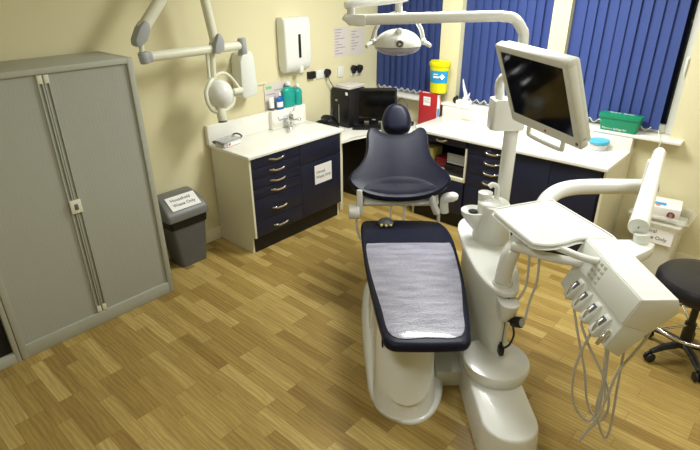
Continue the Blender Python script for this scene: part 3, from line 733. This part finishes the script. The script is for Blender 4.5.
# backrest in its own tilted plane
TB = math.radians(41)
BM = Matrix.Translation((-.028,1.40,.80)) @ Matrix.Rotation(TB, 4, 'X')
half = [(0,-.035),(.13,-.027),(.25,-.002),(.335,.045),(.378,.105),(.362,.17),(.32,.225),(.275,.29),(.248,.36),(.238,.44),(.236,.53),(.218,.585),(.175,.60),(.135,.575),(.075,.545),(0,.54)]
bo = catmull([(x,y) for x,y in half]+[(-x,y) for x,y in half[-2:0:-1]], 4)
def bdef(v):
    k = .55*max(0, abs(v.x)-.06)**2 + .10*max(0,.1-v.y)**1
    return Vector((v.x, v.y, v.z+k))
t.part('backrest', MB().slab(bo, [(-.05,-.05),(-.02,-.045),(.0,-.02),(.002,.0),(-.004,.018),(-.016,.028),(-.034,.026)], bdef, inner=(.85,.7,.55,.4,.25,.1,.01), mx=BM), 'vinyl')
lo = catmull([(-.24,.018),(0,-.012),(.24,.018),(.285,.055),(.22,.125),(.12,.165),(0,.178),(-.12,.165),(-.22,.125),(-.285,.055)], 4)
t.part('lumbar_pad', MB().slab(lo, [(.0,.015),(.0,.022),(-.02,.027),(-.05,.028)], bdef, mx=BM), 'pad')
HM = Matrix.Translation((-.018,1.965,1.24)) @ Matrix.Rotation(math.radians(52), 4, 'X')
hh = catmull([(0,-.128),(.06,-.122),(.10,-.095),(.118,-.03),(.105,.05),(.068,.112),(0,.135),(-.068,.112),(-.105,.05),(-.118,-.03),(-.10,-.095),(-.06,-.122)], 4)
def hdef(v): return Vector((v.x, v.y, v.z - .9*(v.x**2+.5*v.y**2) if v.z > 0 else v.z))
t.part('headrest', MB().slab(hh, [(-.04,-.04),(-.01,-.03),(.0,0),(-.005,.03),(-.02,.05),(-.04,.06)], hdef, mx=HM), 'vinyl')
t.part('headrest_plate', MB().prism(rrect(-.125,.118,-.195,.02,.035), -.05, -.03, .004, mx=HM), 'white')
t.part('headrest_bar', MB().box(-.055,-.04,.40,.70,-.075,-.06,.003,mx=BM).box(.035,.05,.40,.70,-.075,-.06,.003,mx=BM), 'midgrey')
bp = MB().box(-.30,.30,-.03,.10,-.10,-.052,.015,mx=BM).box(-.12,.12,.08,.45,-.10,-.052,.015,mx=BM)
t.part('back_bracket', bp, 'plastic')
for x in (-.086,.014): t.part('support_rod', MB().cyl((x,1.46,.50),(x,1.455,.76),.0085,n=10), 'white')
t.part('armrest_bracket', MB().box(-.35,-.302,1.375,1.43,.66,.87,.012).cyl((-.41,1.40,.685),(-.325,1.40,.685),.058,bev=.012), 'white')
t.part('armrest_rod', MB().tube([(-.352,1.445,.66),(-.345,1.445,.50),(-.318,1.44,.43)],.0105,n=10), 'plastic')
t.part('armrest_bracket', MB().tube([(.205,1.40,.84),(.228,1.42,.74),(.262,1.43,.66)],[.03,.034,.036],n=14,smooth=3,flat=(.8,1)), 'white')
t.part('armrest_rod', MB().tube([(.275,1.445,.68),(.283,1.445,.56),(.30,1.44,.46)],.013,n=10), 'plastic')
t.part('armrest_pad', MB().tube([(.322,1.445,.655),(.315,1.445,.735),(.325,1.435,.775),(.375,1.42,.792),(.405,1.42,.788)],[.034,.032,.038,.038,.022],n=14,smooth=4), 'white', label='white folded armrest end')
# base
base_out = catmull([(-.305,.40),(-.285,.20),(-.21,.06),(-.085,-.015),(.03,.02),(.12,.13),(.165,.30),(.175,.7),(.17,1.25),(.10,1.42),(-.10,1.46),(-.27,1.38),(-.315,1.1),(-.32,.75)], 5)
t.part('base_plate', MB().slab(base_out, [(0,.0),(.0,.05),(-.006,.085),(-.02,.105),(-.04,.112)], lambda v: Vector((v.x, v.y, v.z*(.22+.78*min(1,max(0,(v.y-.05)/.45)))))), 'white')
def shellring(z, r, yl, y0, y1, n=28, a0=-PI, a1=0):
    p = [(-.085+r*math.cos(a0+(a1-a0)*i/n), y0+yl*math.sin(a0+(a1-a0)*i/n), z) for i in range(n+1)]
    return p+([(-.085+r*.98,y1,z),(-.085-r*.98,y1,z)] if y1 else [])
prof = ((.0,.19,.207,.205),(.018,.192,.21,.205),(.03,.186,.203,.207),(.12,.182,.196,.213),(.20,.176,.187,.235),(.34,.165,.172,.275),(.44,.153,.16,.31),(.47,.146,.15,.32))
t.part('lift_cowl', MB().rings([shellring(z,r,yl,y0,.75) for z,r,yl,y0 in prof]), 'white')
sh_ = []
for k in range(15):
    u = (k/14)**1.8; z = .125+.335*u
    for (za,ra,la,ya),(zb,rb,lb_,yb2) in zip(prof, prof[1:]):
        if za <= z <= zb: v = (z-za)/(zb-za); r_, l_, y_ = ra+(rb-ra)*v, la+(lb_-la)*v, ya+(yb2-ya)*v
    ph = (PI/2*.98)*min(1, (u/.85))**.42 if u > 0 else .02
    sh_.append(shellring(z, r_+.008, l_+.016, y_, None, a0=-PI/2-ph, a1=-PI/2+ph))
t.part('cowl_shield', MB().rings(sh_, caps=False, closed=False), 'white')
t.part('rear_cowl', MB().rings([shellring(z,r,.02,.72,1.0) for z,r in ((.09,.19),(.3,.175),(.47,.15))]), 'white')
t.part('seat_frame', MB().box(-.20,.18,.15,1.40,.47,.532,.012), 'plastic')
t.part('cowl_slot', MB().box(-.226,-.219,.17,.205,.40,.475).box(.049,.056,.17,.205,.40,.475), 'dark')
t.part('floor_bridge', MB().box(.12,.32,.285,.75,0,.115,.012), 'white')

dt = Thing('hand_control', 'small dark domed object at the far edge of the chair seat', 'control', (-.11,1.37,.60), frame=CHM)
dt.part('shell', MB().ball((-.13,1.375,.60),.062,.055,.04,lo=0), 'midgrey')
dt.part('beads', MB().ball((-.165,1.325,.605),.012).ball((-.13,1.318,.605),.011).ball((-.095,1.325,.605),.011), 'yellowish')

# ------------------------------------------------------------------ dental unit (column, spittoon, light pole)
t = Thing('dental_unit', 'white dental unit column with round collar, spittoon turret and light pole', 'dental unit', (.47,.6,0), frame=CHM)
def stadium(xc, hw, y0, y1, n=14):
    p = [(xc+hw*math.cos(PI+PI*i/n), y0+hw+hw*math.sin(PI+PI*i/n)) for i in range(n+1)]
    return p+[(xc+hw*math.cos(PI*i/n), y1-hw+hw*math.sin(PI*i/n)) for i in range(n+1)]
rs = [[(x,y,z) for x,y in stadium(.425,hw-.006,y0,1.25)] for z,hw,y0 in ((0,.165,-.335),(.015,.168,-.338),(.10,.16,-.33),(.185,.153,-.32),(.195,.149,-.315),(.2,.141,-.305))]
t.part('floor_box', MB().rings(rs), 'white')
t.part('collar', MB().lathe([(.172,.19),(.186,.205),(.192,.242),(.192,.262),(.185,.272),(.158,.278),(.10,.28)],(.448,.222,0),n=48), 'white')
col_o = catmull([(.375,1.0),(.362,.6),(.385,.38),(.425,.275),(.47,.25),(.512,.275),(.545,.37),(.57,.53),(.62,.85),(.66,1.1),(.60,1.2),(.47,1.2)], 5)
t.part('column', MB().rings([[(.5+(x-.5)*k,y,z) for x,y in col_o] for z,k in ((.19,1.0),(.28,.98),(.5,.97),(.70,1.0))]), 'plastic')
top_o = catmull([(.345,1.05),(.338,.6),(.365,.37),(.415,.25),(.47,.222),(.525,.25),(.572,.38),(.60,.53),(.655,.85),(.71,1.1),(.63,1.23),(.45,1.23)], 5)
t.part('top_plate', MB().slab(top_o, [(-.012,.69),(.0,.695),(.0,.715),(-.006,.722),(-.015,.724)]), 'white')
t.part('seam', MB().box(.476,.479,.243,.252,.29,.68), 'midgrey')
rs = [[(.532+rx*math.cos(2*PI*i/32), .905+ry*math.sin(2*PI*i/32), z) for i in range(32)] for z,rx,ry in ((.72,.118,.145),(.78,.115,.14),(.90,.104,.13),(.955,.10,.125),(.966,.095,.12))]
t.part('turret', MB().rings(rs), 'plastic')
t.part('turret_top', MB().ball((.50,.90,.965),.075,.085,.03,lo=0), 'white')
bw = MB()
rs = [[(.435-.5*(.905-z)*-1*0+(.0 if z>.86 else (.86-z)*.45)+rx*math.cos(2*PI*i/28)-.03, .905+ry*math.sin(2*PI*i/28), z) for i in range(28)] for z,rx,ry in ((.77,.03,.03),(.83,.055,.055),(.885,.078,.078),(.915,.084,.08),(.92,.078,.074),(.905,.06,.058),(.88,.03,.03))]
t.part('spittoon_bowl', bw.rings(rs), 'white')
t.part('bowl_drain', MB().lathe([(.026,.905),(.024,.912),(.0,.913)],(.402,.905,0),n=20).lathe([(.03,.90),(.034,.908)],(.402,.905,0),n=20), 'black')
t.part('cup_stand', MB().lathe([(.042,.96),(.046,1.02),(.046,1.028),(.04,1.03)],(.475,.93,0),n=24), 'white')
t.part('filler_tap', MB().tube([(.545,.92,.95),(.545,.92,1.05),(.535,.92,1.075),(.51,.92,1.085),(.49,.92,1.07)],.017,n=12,smooth=3), 'white')
PX, PY = .645, 1.105
t.part('pole', MB().cyl((PX,PY,.71),(PX,PY,1.42),.046,n=24), 'white')
t.part('pole', MB().tube([(PX,PY,1.58),(PX,PY,1.93),(PX-.02,PY,2.0),(PX-.07,PY,2.055),(PX-.14,PY,2.068),(PX-.24,PY,2.07),(-.40,PY,2.055)],.031,n=20,smooth=4), 'white', label='upper pole bent over into a long horizontal arm')
t.part('pole_block', MB().prism(rrect(PX-.15,PX+.06,PY-.07,PY+.07,.02),1.40,1.59,.012), 'white')
t.part('post_socket', MB().lathe([(.058,.722),(.057,.733),(.052,.742)],(.455,.32,0),n=28), 'white')
bb = stadium(.473,.052,.165,.35)
t.part('front_bracket', MB().rings([[(x,y,z) for x,y in stadium(.473,hw,y0,.33)] for z,hw,y0 in ((.53,.035,.22),(.60,.05,.17),(.668,.054,.155),(.672,.05,.16))]), 'white')
t.part('gauge', MB().cyl((.50,.195,.555),(.535,.155,.575),.031,bev=.004).use(1).cyl((.535,.155,.575),(.538,.1515,.5767),.023).use(0).cyl((.47,.24,.545),(.50,.195,.555),.014), ['black','greyp'])
t.part('cable', MB().tube([(.505,.205,.53),(.525,.21,.45),(.51,.22,.37),(.475,.23,.335)],.006,n=8,smooth=4).box(.455,.485,.205,.25,.30,.355,.006).cyl((.468,.235,.35),(.468,.235,.375),.009), 'black')
t.part('supply_hose', MB().tube([(.553,.25,.976),(.565,.25,.78),(.545,.25,.69),(.50,.25,.62)],.007,n=8,smooth=5), 'hose')
t.part('supply_hose', MB().tube([(.606,.25,.975),(.62,.25,.79),(.60,.25,.66),(.565,.19,.56)],.007,n=8,smooth=5), 'hose')

# ------------------------------------------------------------------ delivery arm, tray and instrument head
t = Thing('delivery_unit', 'white instrument delivery head with flat tray on a jointed arm', 'delivery unit', (.455,.30,.745), frame=CHM)
t.part('arm_post', MB().tube([(.452,.315,.745),(.465,.318,.86),(.49,.335,.925),(.55,.41,.965),(.66,.57,.98),(.765,.72,1.005),(.85,.83,1.035),(.97,.915,1.05),(1.15,.962,1.05),(1.52,.95,1.05)],[.046,.046,.046,.046,.046,.048,.05,.05,.05,.05],n=24,smooth=5), 'white')
t.part('arm_end_cap', MB().cyl((1.515,.95,1.05),(1.575,.948,1.05),.051,bev=.01), 'greyp')
t.part('elbow_post', MB().cyl((1.50,.93,1.05),(1.49,.90,1.24),.035), 'plastic')
t.part('spring_arm', MB().tube([(1.10,.255,1.115),(1.545,.955,1.275),(1.557,.975,1.28)],[.05,.036,.028],n=24), 'white')
t.part('spring_arm_cap', MB().cyl((1.102,.258,1.1155),(1.088,.235,1.112),.0505,bev=.004).use(1).cyl((1.089,.236,1.1125),(1.086,.231,1.112),.004), ['plastic','midgrey'])
t.part('arm_mount', MB().prism([(.93,.235),(1.13,.235),(1.165,.18),(1.12,.13),(.95,.02)],.985,1.045,.008).cyl((1.10,.20,1.04),(1.10,.21,1.085),.038), 'plastic')
t.part('lower_arm', MB().tube([(.47,.30,.975),(.62,.22,.955),(.90,.10,.95)],.024,n=16), 'white')
sec = [(.985,1.055),(.833,1.055),(.775,.925),(.722,.80),(.80,.745),(.905,.88),(1.01,.99)]
hm = Matrix(((1,0,0,0),(0,0,-1,0),(0,1,0,0),(0,0,0,1)))   # section (lateral, z) extruded along -Y
t.part('head_body', MB().prism(sec[:2]+[(.775,.925)]+[(.905,.88),(1.01,.99)], -.24, .34, .006, mx=hm), 'white')
t.part('holder_body', MB().prism([(.782,.922),(.722,.80),(.80,.745),(.91,.885)], -.20, .335, .006, mx=hm), 'plastic')
mp_ = basis((.773,.24,.925),(0,-1,0),(.058,0,.13))
t.part('control_panel', MB().box(.01,.575,.005,.135,-.004,.003,.001,mx=mp_), 'plastic')
kp = MB()
for r_ in range(4):
    for c_ in range(3): kp.box(.19+c_*.036,.214+c_*.036,.020+r_*.028,.036+r_*.028,.002,.005,.001,mx=mp_)
t.part('key', kp, 'keypad')
pr_ = []
for k, s0 in enumerate((.06,-.04,-.14,-.24)):
    pp = MB().prism([(.80,.89),(.765,.905),(.71,.845),(.693,.818),(.70,.80),(.722,.798),(.80,.84)], -s0-.024, -s0+.026, .008, mx=hm)
    hold = t.part('instrument_holder', pp, 'plastic')
    hm2 = basis((.7375,s0,.876),(0,-1,0),(.055,0,.06))
    t.part('holder_slot', MB().box(-.016,.016,-.022,.022,-.003,.003,mx=hm2), 'midgrey', parent=hold)
    t.part('handpiece', MB().tube([(.742,s0,.888),(.730,s0,.872),(.712,s0-.006,.845),(.70,s0-.01,.80)],[.007,.010,.010,.007],n=12,smooth=3), 'chrome', parent=hold)
t.part('end_instrument', MB().tube([(.75,-.30,.86),(.72,-.31,.84),(.70,-.31,.80)],[.014,.013,.008],n=12,smooth=3).box(.735,.80,-.33,-.27,.80,.83,.006), 'chrome')
tray = catmull([(.455,.60),(.50,.63),(.80,.735),(.838,.70),(.90,.50),(.975,.245),(.93,.22),(.80,.235),(.70,.19),(.62,.165),(.555,.175),(.525,.225),(.45,.545)], 4)
t.part('tray', MB().slab(tray, [(-.015,1.028),(.0,1.032),(.0,1.045),(.003,1.056),(-.004,1.058),(-.010,1.050)]), 'white')
t.part('grab_handle', MB().tube([(.66,.205,1.02),(.69,.17,1.02),(.745,.10,1.02),(.80,.055,1.02),(.845,.05,1.02)],.019,n=14,smooth=4), 'white')
HO = {'A':[(.745,-.20,.84),(.70,-.20,.665),(.691,-.20,.504),(.727,-.20,.333),(.821,-.20,.215),(.86,-.20,.325),(.833,-.20,.553),(.812,-.20,.74)],
'B':[(.705,-.04,.80),(.73,-.08,.68),(.80,-.1,.452),(.848,-.10,.26),(.906,-.10,.153),(.945,-.10,.224),(.913,-.10,.431),(.87,-.10,.80)],
'C':[(.956,-.28,.93),(.94,-.28,.82),(.904,-.28,.729),(.851,-.28,.611),(.834,-.28,.469),(.809,-.28,.306),(.752,-.28,.162)],
'D':[(.867,-.25,.80),(.875,-.25,.669),(.891,-.25,.472),(.911,-.25,.239),(.905,-.25,.148),(.86,-.25,.219),(.813,-.25,.375),(.814,-.25,.585),(.771,-.25,.776)],
'E':[(.70,-.14,.79),(.745,-.18,.68),(.822,-.22,.54),(.878,-.22,.411),(.892,-.22,.277),(.844,-.22,.208),(.803,-.22,.13)]}
for k, pts in HO.items(): t.part('hose', MB().tube(pts,.0065,n=8,smooth=6), 'hose')

# ------------------------------------------------------------------ operating light
t = Thing('operating_light', 'white operating light head with side handles hanging from the pole arm', 'lamp', (-.40,1.105,2.07), frame=CHM)
t.part('arm_joint', MB().cyl((-.385,PY,2.03),(-.385,PY,2.145),.024,bev=.005).prism([(-.44,2.06),(-.40,2.035),(-.36,2.022),(-.30,2.022),(-.30,2.086),(-.42,2.09)],-.034,.034,.008,mx=basis((0,PY,0),(1,0,0),(0,0,1))), 'white')
t.part('spring_arm', MB().tube([(-.42,PY-.01,2.135),(-.385,PY,2.14),(-.06,1.40,2.16),(-.03,1.42,2.16)],[.02,.027,.027,.022],n=18), 'white')
t.part('arm_joint', MB().cyl((-.078,1.42,2.05),(-.078,1.42,2.20),.024,bev=.004), 'white')
yo = []
for k in range(13):
    a = PI*k/12; yo.append((-.078+.165*math.cos(a), 1.42, 1.895+.175*math.sin(a)))
t.part('yoke', MB().tube(yo,.0135,n=12,smooth=3), 'white')
t.part('lamp_housing', MB().ball((-.078,1.42,1.872),.156,.125,.105,lo=0,hi=.5).cyl((-.078,1.40,1.955),(-.078,1.335,1.968),.022,bev=.005), 'white')
t.part('visor', MB().ball((-.078,1.42,1.870),.153,.122,.06,lo=-.5,hi=0), 'lensy', label='clear visor')
t.part('reflector', MB().ball((-.078,1.42,1.862),.13,.095,.03,lo=-.5,hi=0), 'greyp')
t.part('badge', MB().cyl((-.078,1.315,1.908),(-.078,1.284,1.898),.028,n=24), 'white')
bd = t.o.children[-1]
mb = MB().cyl((-.078,1.285,1.8985),(-.078,1.281,1.897),.022,n=24).use(1).cyl((-.078,1.2815,1.8972),(-.078,1.279,1.8964),.013,n=3)
t.part('emblem', mb, ['midgrey','plastic'], parent=bd)
for sgn in (-1,1):
    x0_ = -.078+sgn*.15
    t.part('handle', MB().cyl((x0_,1.42,1.90),(x0_+sgn*.03,1.41,1.895),.022,bev=.004).tube([(x0_+sgn*.02,1.41,1.895),(x0_+sgn*.04,1.38,1.885),(x0_+sgn*.058,1.36,1.875)],[.013,.016,.012],n=12), 'white')

# ------------------------------------------------------------------ screen on the pole
q = (0,0,0)
CAMW = Vector((0,0,2.3)); K = 1.30
def wp(l):   # chair frame to world, pushed out along the view to its real distance
    w_ = CHM @ Vector(l); return CAMW+(w_-CAMW)*K
TL, TR, BR, BL = [wp(p) for p in ((.149,-.136,2.071),(.285,-.502,2.056),(.407,-.444,1.755),(.271,-.078,1.77))]
cen = (TL+TR+BR+BL)/4+Vector((-.006,.008,-.014)); ux = (TR-TL+BR-BL).normalized(); uy = (TL-BL+TR-BR).normalized()
SM = basis(cen, ux, uy); SW, SH = (TR-TL).length/2, (TL-BL).length/2
t = Thing('display_screen', 'white framed flat screen tilted down on the light pole', 'screen', (0,0,0), frame=SM)
fr = MB()
fr.box(-SW,SW,SH-.035,SH,-.045,0,.008).box(-SW,SW,-SH,-SH+.055,-.045,0,.008).box(-SW,-SW+.03,-SH+.03,SH-.02,-.045,0,.008).box(SW-.04,SW,-SH+.03,SH-.02,-.045,0,.008)
fr.box(-SW+.01,SW-.01,-SH+.01,SH-.01,-.075,-.03,.012)
t.part('frame', fr, 'plastic')
t.part('screen', MB().box(-SW+.028,SW-.038,-SH+.05,SH-.03,-.03,-.006), 'screen')
t.part('button', MB().cyl((.02,-SH+.028,-.001),(.02,-SH+.028,.003),.006,n=12), 'red')
t.part('button', MB().cyl((SW-.02,-SH+.028,-.001),(SW-.02,-SH+.028,.003),.008,n=12), 'midgrey')
t.part('grab_handle', MB().tube([(-.13,-SH+.005,-.02),(-.13,-SH-.03,-.005),(-.11,-SH-.05,0),(.10,-SH-.05,0),(.12,-SH-.03,-.005),(.12,-SH+.005,-.02)],.011,n=12,smooth=3), 'white')
blk = SM.inverted() @ (CHM @ Vector((PX-.10,PY-.0,1.585)))
mid = SM.inverted() @ (CHM @ Vector((PX-.10,PY-.02,1.72)))
t.part('mounting_arm', MB().tube([blk, mid, mid*.5+Vector((0,0,-.16)), Vector((0,0,-.07))],[.03,.03,.03,.03],n=16,smooth=5), 'white')

# ------------------------------------------------------------------ ceiling lights
LW = (.975,1.0,.985)
def luminaire(x, y, wx, wy, power, label):
    t = Thing('ceiling_light', label, 'light', (x,y,ZC-.06), group='ceiling light panels')
    t.part('frame', MB().box(x-wx/2-.03,x+wx/2+.03,y-wy/2-.03,y+wy/2+.03,ZC-.05,ZC,.004), 'upvc')
    L = bpy.data.lights.new('panel_light','AREA'); L.shape = 'RECTANGLE'; L.size = wx*S; L.size_y = wy*S
    L.energy = power; L.color = LW
    o = bpy.data.objects.new('panel_light', L); COL.objects.link(o); o.location = (x,y,ZC-.06)
luminaire(3.55,2.0,.55,1.15,74,'ceiling light panel above the dental chair')
luminaire(3.0,-.3,.55,1.15,30,'ceiling light panel nearer the camera')
luminaire(.3,1.2,.55,1.15,22,'ceiling light panel on the cupboard side')

# ------------------------------------------------------------------ world, camera, exposure
W = bpy.data.worlds.new('night'); SC.world = W; W.use_nodes = True
W.node_tree.nodes['Background'].inputs[0].default_value = (.01,.012,.02,1)
W.node_tree.nodes['Background'].inputs[1].default_value = .3

cam = bpy.data.cameras.new('camera'); co = bpy.data.objects.new('camera', cam); COL.objects.link(co); SC.camera = co
yaw, pitch, roll, fpx = .8360511, .45092735, -.00720851, 518.954
f = Vector((math.sin(yaw)*math.cos(pitch), math.cos(yaw)*math.cos(pitch), -math.sin(pitch)))
r = Vector((math.cos(yaw), -math.sin(yaw), 0)); u = r.cross(f)
r2 = math.cos(roll)*r+math.sin(roll)*u; u2 = -math.sin(roll)*r+math.cos(roll)*u
mw = Matrix((r2, u2, -f)).transposed().to_4x4(); mw.translation = Vector((0,0,2.3))
co.matrix_world = mw
cam.sensor_width = 36; cam.sensor_fit = 'HORIZONTAL'; cam.lens = 36*fpx/700; cam.clip_start = .05

# bring the whole layout to metres
done = set()
for o in bpy.data.objects:
    if o.type == 'MESH' and o.data.name not in done:
        o.data.transform(Matrix.Scale(S,4)); done.add(o.data.name)
    o.location = o.location*S

SC.view_settings.view_transform = 'Standard'; SC.view_settings.look = 'None'
SC.view_settings.exposure = 0; SC.view_settings.gamma = 1; SC.view_settings.use_curve_mapping = False
